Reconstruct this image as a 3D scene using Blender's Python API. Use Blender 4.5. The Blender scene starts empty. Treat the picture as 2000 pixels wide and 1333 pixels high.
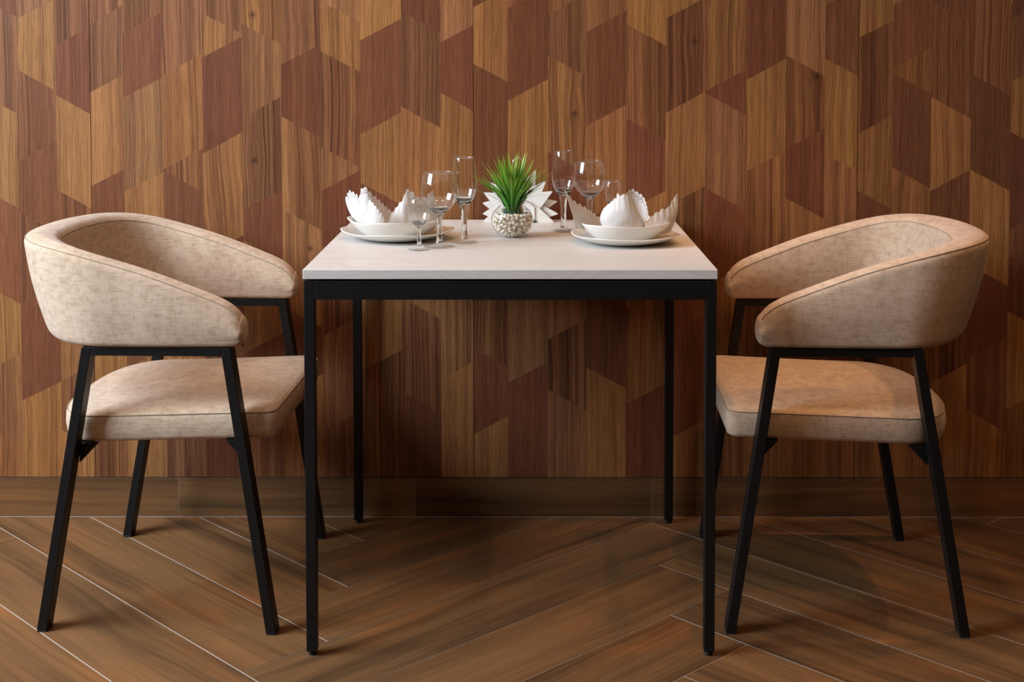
import bpy, bmesh, math, random
from mathutils import Vector, Matrix
from mathutils import noise as mnoise
S = bpy.context.scene
COL = S.collection
PI = math.pi
H = 0.7615            # table top height
YW = 0.798            # plane of the wall face

# ------------------------------------------------------------------ helpers
class MB:
    """collects vertices and faces of ONE mesh object"""
    def __init__(s): s.v = []; s.f = []; s.attr = []; s.uv = []
    def add(s, vs, fs):
        o = len(s.v); s.v += [tuple(v) for v in vs]; s.f += [tuple(i + o for i in f) for f in fs]
    def box(s, x0, x1, y0, y1, z0, z1):
        s.add([(x0,y0,z0),(x1,y0,z0),(x1,y1,z0),(x0,y1,z0),(x0,y0,z1),(x1,y0,z1),(x1,y1,z1),(x0,y1,z1)],
              [(0,3,2,1),(4,5,6,7),(0,1,5,4),(1,2,6,5),(2,3,7,6),(3,0,4,7)])
    def prism(s, bot, top):
        n = len(bot)
        s.add(list(bot) + list(top), [tuple(range(n-1,-1,-1)), tuple(range(n, 2*n))] +
              [(i, (i+1) % n, n + (i+1) % n, n + i) for i in range(n)])
    def grid(s, rows, closed_u=False, closed_v=False):
        nr, nc = len(rows), len(rows[0]); vs = [p for r in rows for p in r]; fs = []
        for i in range(nr if closed_v else nr - 1):
            for j in range(nc if closed_u else nc - 1):
                a, b = i, (i + 1) % nr; c, d = j, (j + 1) % nc
                fs.append((a*nc + c, a*nc + d, b*nc + d, b*nc + c))
        s.add(vs, fs)
    def lathe(s, prof, n=40, c=(0,0,0)):
        """prof: list of (r, z); r = 0 ends make poles"""
        rows = []
        for r, z in prof:
            rr = max(r, 1e-5)
            rows.append([(c[0] + rr*math.cos(2*PI*k/n), c[1] + rr*math.sin(2*PI*k/n), c[2] + z) for k in range(n)])
        s.grid(rows, closed_u=True)
    def tube(s, pts, r, n=8, closed=False):
        pts = [Vector(p) for p in pts]; rows = []; m = len(pts); up = None
        for i, p in enumerate(pts):
            a = pts[(i-1) % m] if (closed or i > 0) else p
            b = pts[(i+1) % m] if (closed or i < m-1) else p
            t = (b - a).normalized()
            if up is None:
                up = Vector((0,0,1)) if abs(t.z) < .9 else Vector((1,0,0))
            x = t.cross(up).normalized(); y = x.cross(t).normalized(); up = y
            rr = r[i] if isinstance(r, (list, tuple)) else r
            rows.append([p + x*rr*math.cos(2*PI*k/n) + y*rr*math.sin(2*PI*k/n) for k in range(n)])
        o = len(s.v)
        s.grid(rows, closed_u=True, closed_v=closed)
        if not closed:
            s.f.append(tuple(o + k for k in range(n-1,-1,-1)))
            s.f.append(tuple(o + (m-1)*n + k for k in range(n)))
    def mesh(s, name, mat, smooth=False, recalc=True):
        me = bpy.data.meshes.new(name); me.from_pydata(s.v, [], s.f); me.validate()
        if recalc:
            bm = bmesh.new(); bm.from_mesh(me)
            bmesh.ops.remove_doubles(bm, verts=bm.verts, dist=2e-6)
            bmesh.ops.recalc_face_normals(bm, faces=bm.faces)
            bm.to_mesh(me); bm.free()
        if smooth:
            for p in me.polygons: p.use_smooth = True
        if mat: me.materials.append(mat)
        return me
    def build(s, name, mat, parent=None, smooth=False, bevel=0, sub=0, loc=None, recalc=True, seg=2):
        o = bpy.data.objects.new(name, s.mesh(name, mat, smooth, recalc)); COL.objects.link(o)
        if parent: o.parent = parent
        if loc: o.location = loc
        if bevel:
            m = o.modifiers.new('bevel', 'BEVEL'); m.width = bevel; m.segments = seg; m.limit_method = 'ANGLE'
            m.angle_limit = math.radians(40)
        if sub:
            m = o.modifiers.new('subsurf', 'SUBSURF'); m.levels = sub; m.render_levels = sub
        return o
def tag(o, label=None, cat=None, group=None, kind=None):
    if label: o['label'] = label
    if cat: o['category'] = cat
    if group: o['group'] = group
    if kind: o['kind'] = kind
    return o
def thing(name, label, cat, loc=(0,0,0), rz=0, group=None):
    o = bpy.data.objects.new(name, None); COL.objects.link(o); o.empty_display_size = .05
    o.location = loc; o.rotation_euler = (0, 0, rz)
    return tag(o, label, cat, group)
def copy_tree(o, parent=None):
    c = o.copy(); COL.objects.link(c)
    if parent: c.parent = parent
    for ch in [x for x in o.children]: copy_tree(ch, c)
    return c
def lerp(a, b, t): return a + (b - a)*t
def interp(tab, x):
    """piecewise-linear table [(x, y)] sorted by x, smoothed by a cubic"""
    if x <= tab[0][0]: return tab[0][1]
    if x >= tab[-1][0]: return tab[-1][1]
    for i in range(len(tab)-1):
        x0, y0 = tab[i]; x1, y1 = tab[i+1]
        if x <= x1:
            xm, ym = tab[i-1] if i > 0 else (x0-(x1-x0), y0-(y1-y0))
            xp, yp = tab[i+2] if i+2 < len(tab) else (x1+(x1-x0), y1+(y1-y0))
            m0 = (y1-ym)/(x1-xm); m1 = (yp-y0)/(xp-x0); h = x1-x0; t = (x-x0)/h
            return (2*t**3-3*t*t+1)*y0+(t**3-2*t*t+t)*h*m0+(-2*t**3+3*t*t)*y1+(t**3-t*t)*h*m1

# ------------------------------------------------------------------ node helper
class NT:
    def __init__(s, name):
        s.m = bpy.data.materials.new(name); s.m.use_nodes = True; s.t = s.m.node_tree; s.t.nodes.clear()
        s.out = s.n('ShaderNodeOutputMaterial')
    def n(s, typ, **kw):
        nd = s.t.nodes.new(typ)
        for k, v in kw.items():
            if k.startswith('i_'):
                nd.inputs[k[2:].replace('_', ' ')].default_value = v
            else: setattr(nd, k, v)
        return nd
    def l(s, a, b): s.t.links.new(a, b)
    def math(s, op, a, b=None, c=None):
        nd = s.n('ShaderNodeMath', operation=op)
        for i, v in enumerate((a, b, c)):
            if v is None: continue
            if isinstance(v, (int, float)): nd.inputs[i].default_value = v
            else: s.l(v, nd.inputs[i])
        return nd.outputs[0]
    def comb(s, x, y, z):
        nd = s.n('ShaderNodeCombineXYZ')
        for i, v in enumerate((x, y, z)):
            if isinstance(v, (int, float)): nd.inputs[i].default_value = v
            else: s.l(v, nd.inputs[i])
        return nd.outputs[0]
    def noise(s, vec, scale=1, detail=2, rough=.5, dist=0):
        nd = s.n('ShaderNodeTexNoise'); nd.inputs['Scale'].default_value = scale; nd.inputs['Detail'].default_value = detail
        nd.inputs['Roughness'].default_value = rough; nd.inputs['Distortion'].default_value = dist
        if vec is not None: s.l(vec, nd.inputs['Vector'])
        return nd.outputs['Fac']
    def ramp(s, fac, stops):
        nd = s.n('ShaderNodeValToRGB'); e = nd.color_ramp.elements
        while len(e) < len(stops): e.new(.5)
        for i, (p, c) in enumerate(stops):
            e[i].position = p; e[i].color = (c, c, c, 1) if isinstance(c, (int, float)) else (*c, 1)
        s.l(fac, nd.inputs[0]); return nd.outputs[0]
    def mix(s, fac, a, b, mode='MIX'):
        nd = s.n('ShaderNodeMix', data_type='RGBA', blend_type=mode)
        for sock, v in ((nd.inputs[0], fac), (nd.inputs[6], a), (nd.inputs[7], b)):
            if isinstance(v, (int, float)): sock.default_value = v
            elif isinstance(v, tuple): sock.default_value = (*v, 1)
            else: s.l(v, sock)
        return nd.outputs[2]
    def bsdf(s, color=None, rough=.5, **kw):
        b = s.n('ShaderNodeBsdfPrincipled')
        if isinstance(color, tuple): b.inputs['Base Color'].default_value = (*color, 1)
        elif color is not None: s.l(color, b.inputs['Base Color'])
        if isinstance(rough, (int, float)): b.inputs['Roughness'].default_value = rough
        else: s.l(rough, b.inputs['Roughness'])
        for k, v in kw.items(): b.inputs[k.replace('_', ' ')].default_value = v
        s.l(b.outputs[0], s.out.inputs[0]); s.b = b; return b
    def bump(s, h, strength=.3, dist=.001):
        nd = s.n('ShaderNodeBump'); nd.inputs['Strength'].default_value = strength; nd.inputs['Distance'].default_value = dist
        s.l(h, nd.inputs['Height']); s.l(nd.outputs[0], s.b.inputs['Normal'])

# ------------------------------------------------------------------ materials
KNOTS = [(-.648,.907),(-.511,.686),(.452,1.204),(.153,1.025),(.758,1.117),(-.651,1.272)]
def mat_veneer():
    """walnut veneer; every piece carries its own colour, seed and figure in face attributes"""
    k = NT('walnut_veneer')
    geo = k.n('ShaderNodeNewGeometry'); sp = k.n('ShaderNodeSeparateXYZ'); k.l(geo.outputs['Position'], sp.inputs[0])
    ca = k.n('ShaderNodeAttribute', attribute_name='vcol'); pa = k.n('ShaderNodeAttribute', attribute_name='vparm')
    ps = k.n('ShaderNodeSeparateXYZ'); k.l(pa.outputs['Vector'], ps.inputs[0])
    seed, stripe, wav = ps.outputs
    x, z = sp.outputs[0], sp.outputs[2]
    # small knots: the grain parts round them and they are dark in the middle
    knot = None; bend = None
    for kx, kz in KNOTS:
        dx = k.math('SUBTRACT', x, kx); dz = k.math('SUBTRACT', z, kz)
        q = k.math('ADD', k.math('MULTIPLY', k.math('MULTIPLY', dx, dx), 1/.022**2), k.math('MULTIPLY', k.math('MULTIPLY', dz, dz), 1/.055**2))
        e = k.math('EXPONENT', k.math('MULTIPLY', q, -1)); bd = k.math('MULTIPLY', k.math('MULTIPLY', dx, e), -.62)
        q2 = k.math('ADD', k.math('MULTIPLY', k.math('MULTIPLY', dx, dx), 1/.0075**2), k.math('MULTIPLY', k.math('MULTIPLY', dz, dz), 1/.0075**2))
        e2 = k.math('EXPONENT', k.math('MULTIPLY', q2, -1))
        knot = e2 if knot is None else k.math('ADD', knot, e2); bend = bd if bend is None else k.math('ADD', bend, bd)
    xs = k.math('ADD', k.math('ADD', x, bend), k.math('MULTIPLY', seed, 7.3))
    zs = k.math('ADD', z, k.math('MULTIPLY', seed, 3.1))
    warp = k.noise(k.comb(k.math('MULTIPLY', xs, 5), 0, k.math('MULTIPLY', zs, 3.2)), 1, 1)
    warp = k.math('MULTIPLY', k.math('SUBTRACT', warp, .5), k.math('MULTIPLY', wav, .055))
    xw = k.math('ADD', xs, warp)
    broad = k.noise(k.comb(k.math('MULTIPLY', xw, 62), seed, k.math('MULTIPLY', zs, .35)), 1, 1.5)
    lines = k.noise(k.comb(k.math('MULTIPLY', xw, 260), seed, k.math('MULTIPLY', zs, .5)), 1, 2.5, .55)
    fine = k.noise(k.comb(k.math('MULTIPLY', xw, 520), seed, k.math('MULTIPLY', zs, 14)), 1, 2, .6)
    pore = k.noise(k.comb(k.math('MULTIPLY', xw, 900), seed, k.math('MULTIPLY', zs, 60)), 1, 1)
    dark = k.ramp(lines, [(.34, 1), (.44, .5), (.50, 0)])
    lite = k.ramp(broad, [(.33, 0), (.50, .45), (.68, 1)])
    base = ca.outputs['Color']
    c = k.mix(k.math('MULTIPLY', k.math('SUBTRACT', 1, lite), k.math('MULTIPLY', stripe, .95)), base, k.mix(1, base, (.56,.50,.50), 'MULTIPLY'))
    c = k.mix(k.math('MULTIPLY', lite, k.math('MULTIPLY', stripe, .35)), c, k.mix(1, c, (1.35,1.38,1.32), 'MULTIPLY'))
    c = k.mix(k.math('MULTIPLY', dark, k.math('MULTIPLY', stripe, .8)), c, k.mix(1, c, (.40,.34,.33), 'MULTIPLY'))
    c = k.mix(k.ramp(fine, [(.30, .72), (.60, 0)]), c, k.mix(1, c, (.5,.44,.42), 'MULTIPLY'))
    c = k.mix(k.ramp(pore, [(.58, 0), (.74, .32)]), c, k.mix(1, c, (1.5,1.45,1.4), 'MULTIPLY'))
    c = k.mix(k.math('MULTIPLY', k.math('MINIMUM', knot, 1), .75), c, (.03,.011,.005))
    k.bsdf(c, .55, Specular_IOR_Level=.16); k.bump(fine, .12, .0004)
    return k.m
def mat_tile(name='floor_tile', uvname='UVMap'):
    """porcelain plank with a printed walnut figure; u runs along the plank in metres"""
    k = NT(name)
    uv = k.n('ShaderNodeUVMap', uv_map=uvname); sp = k.n('ShaderNodeSeparateXYZ'); k.l(uv.outputs[0], sp.inputs[0])
    u, v = sp.outputs[0], sp.outputs[1]
    ca = k.n('ShaderNodeAttribute', attribute_name='vcol')
    wrp = k.noise(k.comb(k.math('MULTIPLY', u, 1.6), k.math('MULTIPLY', v, 6), 0), 1, 2)
    vw = k.math('ADD', v, k.math('MULTIPLY', k.math('SUBTRACT', wrp, .5), .055))
    broad = k.noise(k.comb(k.math('MULTIPLY', u, .9), k.math('MULTIPLY', vw, 15), 0), 1, 3, .55)
    lines = k.noise(k.comb(k.math('MULTIPLY', u, 1.3), k.math('MULTIPLY', vw, 75), 0), 1, 3, .6)
    fine = k.noise(k.comb(k.math('MULTIPLY', u, 14), k.math('MULTIPLY', vw, 320), 0), 1, 2, .6)
    patch = k.noise(k.comb(k.math('MULTIPLY', u, 2.6), k.math('MULTIPLY', vw, 9), 3), 1, 1.5)
    c = k.mix(k.ramp(broad, [(.36, .95), (.47, .4), (.60, 0)]), ca.outputs['Color'], k.mix(1, ca.outputs['Color'], (.52,.54,.58), 'MULTIPLY'))
    c = k.mix(k.ramp(patch, [(.55, 0), (.72, .75)]), c, k.mix(1, c, (1.45,1.16,.92), 'MULTIPLY'))
    c = k.mix(k.ramp(lines, [(.32, .55), (.55, 0)]), c, k.mix(1, c, (.55,.52,.5), 'MULTIPLY'))
    c = k.mix(k.ramp(fine, [(.35, .22), (.6, 0)]), c, k.mix(1, c, (.62,.6,.58), 'MULTIPLY'))
    k.bsdf(c, .48, Specular_IOR_Level=.22); k.bump(fine, .08, .0004)
    return k.m
def mat_fabric():
    k = NT('beige_chenille')
    tc = k.n('ShaderNodeTexCoord'); P = tc.outputs['Object']
    sp = k.n('ShaderNodeSeparateXYZ'); k.l(P, sp.inputs[0]); x, y, z = sp.outputs
    hor = k.noise(k.comb(k.math('MULTIPLY', x, 26), k.math('MULTIPLY', y, 26), k.math('MULTIPLY', z, 260)), 1, 3, .65)
    ver = k.noise(k.comb(k.math('MULTIPLY', x, 300), k.math('MULTIPLY', y, 300), k.math('MULTIPLY', z, 40)), 1, 2, .6)
    blot = k.noise(P, 60, 5, .7)
    big = k.noise(P, 6, 2, .5)
    wv = k.noise(P, 900, 1)
    base = k.mix(k.ramp(big, [(.3, 0), (.7, 1)]), (.59,.418,.288), (.645,.468,.332))
    c = k.mix(k.ramp(hor, [(.33, .5), (.56, 0)]), base, k.mix(1, base, (.70,.66,.61), 'MULTIPLY'))
    c = k.mix(k.ramp(ver, [(.32, .26), (.55, 0)]), c, k.mix(1, c, (.74,.70,.66), 'MULTIPLY'))
    c = k.mix(k.ramp(blot, [(.38, .62), (.54, 0)]), c, k.mix(1, c, (.74,.69,.63), 'MULTIPLY'))
    k.bsdf(c, .92, Specular_IOR_Level=.15, Sheen_Weight=.15, Sheen_Roughness=.5)
    fold = k.noise(k.comb(k.math('MULTIPLY', x, 13), k.math('MULTIPLY', y, 13), k.math('MULTIPLY', z, 4)), 1, 1.5)
    h = k.math('ADD', k.math('MULTIPLY', fold, 6), k.math('ADD', k.math('MULTIPLY', wv, .5), k.math('MULTIPLY', hor, .4)))
    k.bump(h, .55, .0011)
    return k.m
def mat_whitewood():
    k = NT('whitewashed_oak')
    tc = k.n('ShaderNodeTexCoord'); sp = k.n('ShaderNodeSeparateXYZ'); k.l(tc.outputs['Object'], sp.inputs[0])
    x, y, z = sp.outputs
    yy = k.math('ADD', y, k.math('MULTIPLY', z, 1))
    wrp = k.noise(k.comb(k.math('MULTIPLY', x, 2.6), k.math('MULTIPLY', yy, 5), 0), 1, 1.5)
    yw = k.math('ADD', yy, k.math('MULTIPLY', k.math('SUBTRACT', wrp, .5), .30))
    ring = k.n('ShaderNodeTexNoise'); ring.inputs['Detail'].default_value = 2
    k.l(k.comb(k.math('MULTIPLY', x, 1.4), k.math('MULTIPLY', yw, 95), 0), ring.inputs['Vector']); ring.inputs['Scale'].default_value = 1
    fine = k.noise(k.comb(k.math('MULTIPLY', x, 22), k.math('MULTIPLY', yw, 420), 0), 1, 2, .6)
    c = k.mix(k.ramp(ring.outputs['Fac'], [(.34, .55), (.56, 0)]), (.70,.65,.60), (.60,.55,.505))
    c = k.mix(k.ramp(fine, [(.36, .45), (.58, 0)]), c, k.mix(1, c, (.80,.77,.74), 'MULTIPLY'))
    k.bsdf(c, .5, Specular_IOR_Level=.3); k.bump(fine, .15, .0004)
    return k.m
def mat_plain(name, col, rough, nscale=0, amt=.0, **kw):
    k = NT(name)
    if nscale:
        tc = k.n('ShaderNodeTexCoord'); n = k.noise(tc.outputs['Object'], nscale, 3)
        c = k.mix(k.ramp(n, [(.35, 0), (.65, 1)]), tuple(v*(1-amt) for v in col), tuple(min(1, v*(1+amt)) for v in col))
    else: c = col
    k.bsdf(c, rough, **kw); return k.m
def mat_black():
    k = NT('black_powder_coat'); tc = k.n('ShaderNodeTexCoord'); n = k.noise(tc.outputs['Object'], 900, 2)
    k.bsdf((.006,.0055,.0055), .45, Specular_IOR_Level=.3); k.bump(n, .12, .0002); return k.m
def mat_thin_glass():
    """a thin clear wall: mirror reflection by Fresnel, otherwise straight through"""
    k = NT('clear_glass_wall')
    fr = k.n('ShaderNodeFresnel'); ge = k.n('ShaderNodeNewGeometry'); k.l(k.math('SUBTRACT', 1.5, k.math('MULTIPLY', ge.outputs['Backfacing'], 1.5 - 1/1.5)), fr.inputs['IOR'])
    tr = k.n('ShaderNodeBsdfTransparent'); tr.inputs[0].default_value = (.992,.994,.992,1)
    gl = k.n('ShaderNodeBsdfGlossy'); gl.inputs['Roughness'].default_value = .0; gl.inputs[0].default_value = (1,1,1,1)
    mx = k.n('ShaderNodeMixShader'); k.l(fr.outputs[0], mx.inputs[0]); k.l(tr.outputs[0], mx.inputs[1]); k.l(gl.outputs[0], mx.inputs[2])
    k.l(mx.outputs[0], k.out.inputs[0]); return k.m
def mat_glass():
    k = NT('clear_glass_solid'); g = k.n('ShaderNodeBsdfGlass'); g.inputs['IOR'].default_value = 1.5; g.inputs['Roughness'].default_value = 0
    g.inputs[0].default_value = (.985,.99,.985,1); k.l(g.outputs[0], k.out.inputs[0]); return k.m
def mat_grass():
    k = NT('artificial_grass')
    uv = k.n('ShaderNodeUVMap', uv_map='UVMap'); sp = k.n('ShaderNodeSeparateXYZ'); k.l(uv.outputs[0], sp.inputs[0])
    ca = k.n('ShaderNodeAttribute', attribute_name='vcol')
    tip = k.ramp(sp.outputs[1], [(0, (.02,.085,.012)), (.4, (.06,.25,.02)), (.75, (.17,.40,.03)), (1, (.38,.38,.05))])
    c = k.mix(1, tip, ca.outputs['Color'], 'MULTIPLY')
    k.bsdf(c, .42, Specular_IOR_Level=.4); return k.m
VENEER = mat_veneer(); TILE = mat_tile(); FABRIC = mat_fabric(); WWOOD = mat_whitewood(); BLACK = mat_black()
SEAM = mat_plain('seam_shadow_thread', (.37,.275,.185), .9, 300, .2)
GROUT = mat_plain('pale_grout', (.60,.50,.41), .85, 120, .1)
GAP = mat_plain('dark_gap', (.03,.015,.008), .8)
PORC = mat_plain('white_porcelain', (.84,.795,.725), .16, 8, .01, Specular_IOR_Level=.5)
LINEN = mat_plain('white_napkin', (.69,.635,.585), .85, 500, .03, Specular_IOR_Level=.2)
PAPER = mat_plain('white_paper', (.78,.74,.67), .9, 200, .03, Specular_IOR_Level=.15)
PEBBLE = mat_plain('cream_pebble', (.88,.78,.64), .85, 90, .1, Specular_IOR_Level=.2)
CHROME = mat_plain('chrome', (.75,.75,.75), .12, Metallic=1.0)
RUBBER = mat_plain('black_rubber', (.01,.01,.01), .6)
TGLASS = mat_thin_glass(); GLASS = mat_glass(); GRASS = mat_grass()
# ---- measured tables, in metres
WALL_X = [-1.3409, -1.2415, -1.1435, -1.0589, -0.9759, -0.8779, -0.778, -0.6788, -0.5796, -0.4811, -0.3824, -0.2802, -0.1816, -0.1, -0.0141, 0.0865, 0.183, 0.2836, 0.381, 0.4799, 0.5802, 0.6804, 0.778, 0.8609, 0.9475, 1.0437, 1.1426, 1.2426, 1.3414]
WALL_COLS = [
 ([4,3,0,4,0,2,0],[(1.32,1.269),(1.077,1.026),(0.84,0.787),(0.598,0.545),(0.368,0.419),(0.234,0.181)]),
 ([0,3,4,3,4,0],[(1.136,1.082),(0.905,0.958),(0.777,0.724),(0.545,0.598),(0.299,0.347)]),
 ([3,4,0,3,0,3,0],[(1.195,1.243),(1.072,1.024),(0.833,0.786),(0.589,0.635),(0.347,0.393),(0.224,0.177)]),
 ([3,0,4,2,0,2],[(1.079,1.122),(0.844,0.885),(0.641,0.685),(0.485,0.441),(0.276,0.321)]),
 ([4,1,0,4,0,0],[(1.066,1.115),(0.829,0.879),(0.589,0.537),(0.381,0.433),(0.237,0.29)]),
 ([3,0,3,4,0,4,3],[(1.118,1.177),(0.885,0.938),(0.884,0.827),(0.667,0.719),(0.407,0.355),(0.198,0.25)]),
 ([3,0,4,5,4,2,4],[(1.277,1.225),(1.165,1.217),(0.925,0.979),(0.667,0.719),(0.485,0.433),(0.198,0.25)]),
 ([5,1,3,4,0,4,3],[(1.249,1.199),(1.015,1.068),(0.783,0.834),(0.706,0.654),(0.42,0.472),(0.211,0.264)]),
 ([3,4,5,1,4,0],[(1.148,1.198),(1.018,0.965),(0.783,0.732),(0.537,0.485),(0.316,0.368)]),
 ([0,3,1,4,3,1,3],[(1.181,1.129),(0.942,0.889),(0.831,0.884),(0.693,0.641),(0.463,0.515),(0.223,0.274)]),
 ([0,4,0,4,0,3],[(1.208,1.262),(0.973,1.028),(0.851,0.796),(0.667,0.719),(0.376,0.429)]),
 ([4,3,0,1,3,4],[(1.281,1.228),(1.043,0.989),(0.706,0.758),(0.561,0.506),(0.32,0.266)]),
 ([1,4,0,1,0],[(1.203,1.246),(1.078,1.031),(0.667,0.712),(0.354,0.398)]),
 ([4,0,4,3,4,0],[(1.291,1.334),(1.149,1.105),(0.732,0.777),(0.431,0.385),(0.214,0.259)]),
 ([2,4,0,1,4],[(1.287,1.339),(1.057,1.111),(0.771,0.719),(0.345,0.397)]),
 ([3,5,4,1,3,1],[(1.17,1.119),(0.93,0.877),(0.693,0.745),(0.454,0.508),(0.328,0.274)]),
 ([1,4,0,4,0],[(1.229,1.283),(0.994,1.048),(0.758,0.809),(0.384,0.331)]),
 ([0,2,4,0,0,4],[(1.247,1.195),(1.012,0.96),(0.778,0.831),(0.538,0.486),(0.29,0.342)]),
 ([0,3,0,3,4,0],[(1.263,1.315),(1.026,1.08),(0.79,0.843),(0.641,0.59),(0.196,0.248)]),
 ([5,4,1,4,0,2],[(1.081,1.134),(1.075,1.022),(0.838,0.783),(0.59,0.641),(0.329,0.277)]),
 ([4,5,2,3,0],[(1.108,1.162),(0.879,0.93),(0.641,0.696),(0.408,0.354)]),
 ([0,1,2,4,0,4,0],[(1.299,1.351),(1.171,1.118),(0.935,0.988),(0.814,0.761),(0.59,0.641),(0.329,0.277)]),
 ([4,0,1,2,4,0],[(1.162,1.119),(0.925,0.88),(0.693,0.737),(0.486,0.442),(0.251,0.296)]),
 ([0,3,5,4,3,0],[(1.215,1.257),(0.974,1.02),(0.831,0.786),(0.59,0.636),(0.382,0.335)]),
 ([4,5,4,5,4,0,0],[(1.14,1.192),(1.126,1.073),(0.89,0.837),(0.667,0.719),(0.486,0.538),(0.251,0.199)]),
 ([4,3,0,4,3,0],[(1.302,1.249),(1.066,1.012),(0.83,0.884),(0.641,0.588),(0.34,0.394)]),
 ([3,4,0,4,2,0],[(1.123,1.069),(0.885,0.831),(0.645,0.591),(0.408,0.463),(0.276,0.219)]),
 ([3,0,4,3,4,0,0],[(1.105,1.159),(0.979,0.926),(0.732,0.785),(0.667,0.614),(0.526,0.473),(0.278,0.33)]),
]
PETALS = {
 'RA':[((0.1318,0.335,0.8113),(0.1156,0.335,0.8804)),((0.1433,0.345,0.8066),(0.1343,0.345,0.857)),((0.1632,0.365,0.8007),(0.1597,0.365,0.8401)),((0.1833,0.385,0.797),(0.181,0.385,0.8231)),((0.2045,0.4,0.7939),(0.2022,0.4,0.8064))],
 'RB':[((0.2015,0.35,0.8015),(0.1992,0.35,0.8374)),((0.2111,0.325,0.8014),(0.2099,0.325,0.8514)),((0.2282,0.315,0.8016),(0.2269,0.315,0.8669)),((0.2479,0.313,0.8008),(0.2454,0.313,0.8727)),((0.2661,0.32,0.7987),(0.2637,0.32,0.8542)),((0.2784,0.335,0.7967),(0.2761,0.335,0.8291)),((0.2875,0.35,0.7948),(0.2841,0.35,0.8026))],
 'RC':[((0.2491,0.36,0.8013),(0.2322,0.36,0.8632)),((0.2593,0.375,0.7994),(0.25,0.375,0.8672)),((0.2691,0.385,0.7981),(0.2632,0.385,0.8763)),((0.2781,0.385,0.7981),(0.2756,0.385,0.8706)),((0.2867,0.38,0.7987),(0.2887,0.38,0.861)),((0.2937,0.37,0.8),(0.2958,0.37,0.8429)),((0.2973,0.36,0.8013),(0.2983,0.36,0.8193))],
 'RD':[((0.2853,0.325,0.8003),(0.2863,0.325,0.8103)),((0.3028,0.335,0.7967),(0.3027,0.335,0.8235)),((0.3238,0.345,0.7954),(0.3236,0.345,0.8357)),((0.3415,0.355,0.7952),(0.3425,0.355,0.8413)),((0.3527,0.365,0.7995),(0.3524,0.365,0.8547)),((0.3593,0.375,0.8084),(0.3641,0.375,0.8705))],
 'LA':[((-0.3651,0.45,0.8013),(-0.3752,0.45,0.8489)),((-0.355,0.425,0.8022),(-0.3626,0.425,0.8688)),((-0.3439,0.4,0.8042),(-0.3458,0.4,0.8646)),((-0.3342,0.385,0.8049),(-0.3361,0.385,0.8605)),((-0.3251,0.375,0.8051),(-0.3303,0.375,0.8808)),((-0.3155,0.37,0.8046),(-0.3184,0.37,0.8802)),((-0.3037,0.375,0.8028),(-0.3067,0.375,0.8673)),((-0.294,0.39,0.7998),(-0.2949,0.39,0.8543)),((-0.2848,0.41,0.796),(-0.2846,0.41,0.8395)),((-0.2777,0.43,0.7923),(-0.2752,0.43,0.8269)),((-0.2728,0.45,0.7897),(-0.2668,0.45,0.8164))],
 'LB':[((-0.3177,0.36,0.8047),(-0.3129,0.36,0.8565)),((-0.3079,0.352,0.8046),(-0.3031,0.352,0.8507)),((-0.2974,0.348,0.804),(-0.2938,0.348,0.8399)),((-0.2872,0.347,0.803),(-0.2837,0.347,0.8266)),((-0.2775,0.35,0.8015),(-0.2752,0.35,0.8128)),((-0.2695,0.36,0.8002),(-0.2684,0.36,0.8036))],
 'LC':[((-0.2724,0.4,0.795),(-0.2677,0.4,0.819)),((-0.2596,0.385,0.7959),(-0.2538,0.385,0.839)),((-0.2478,0.38,0.7965),(-0.2408,0.38,0.8543)),((-0.2388,0.38,0.7965),(-0.2351,0.38,0.8701)),((-0.2302,0.385,0.7959),(-0.2276,0.385,0.8764)),((-0.2193,0.39,0.7952),(-0.2179,0.39,0.8691)),((-0.2065,0.4,0.7939),(-0.2063,0.4,0.8566)),((-0.194,0.415,0.792),(-0.1915,0.415,0.8538)),((-0.1836,0.43,0.7912),(-0.1799,0.43,0.8683)),((-0.1777,0.445,0.7904),(-0.1718,0.445,0.8459)),((-0.1738,0.455,0.7891),(-0.1667,0.455,0.8193))],
}
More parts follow.
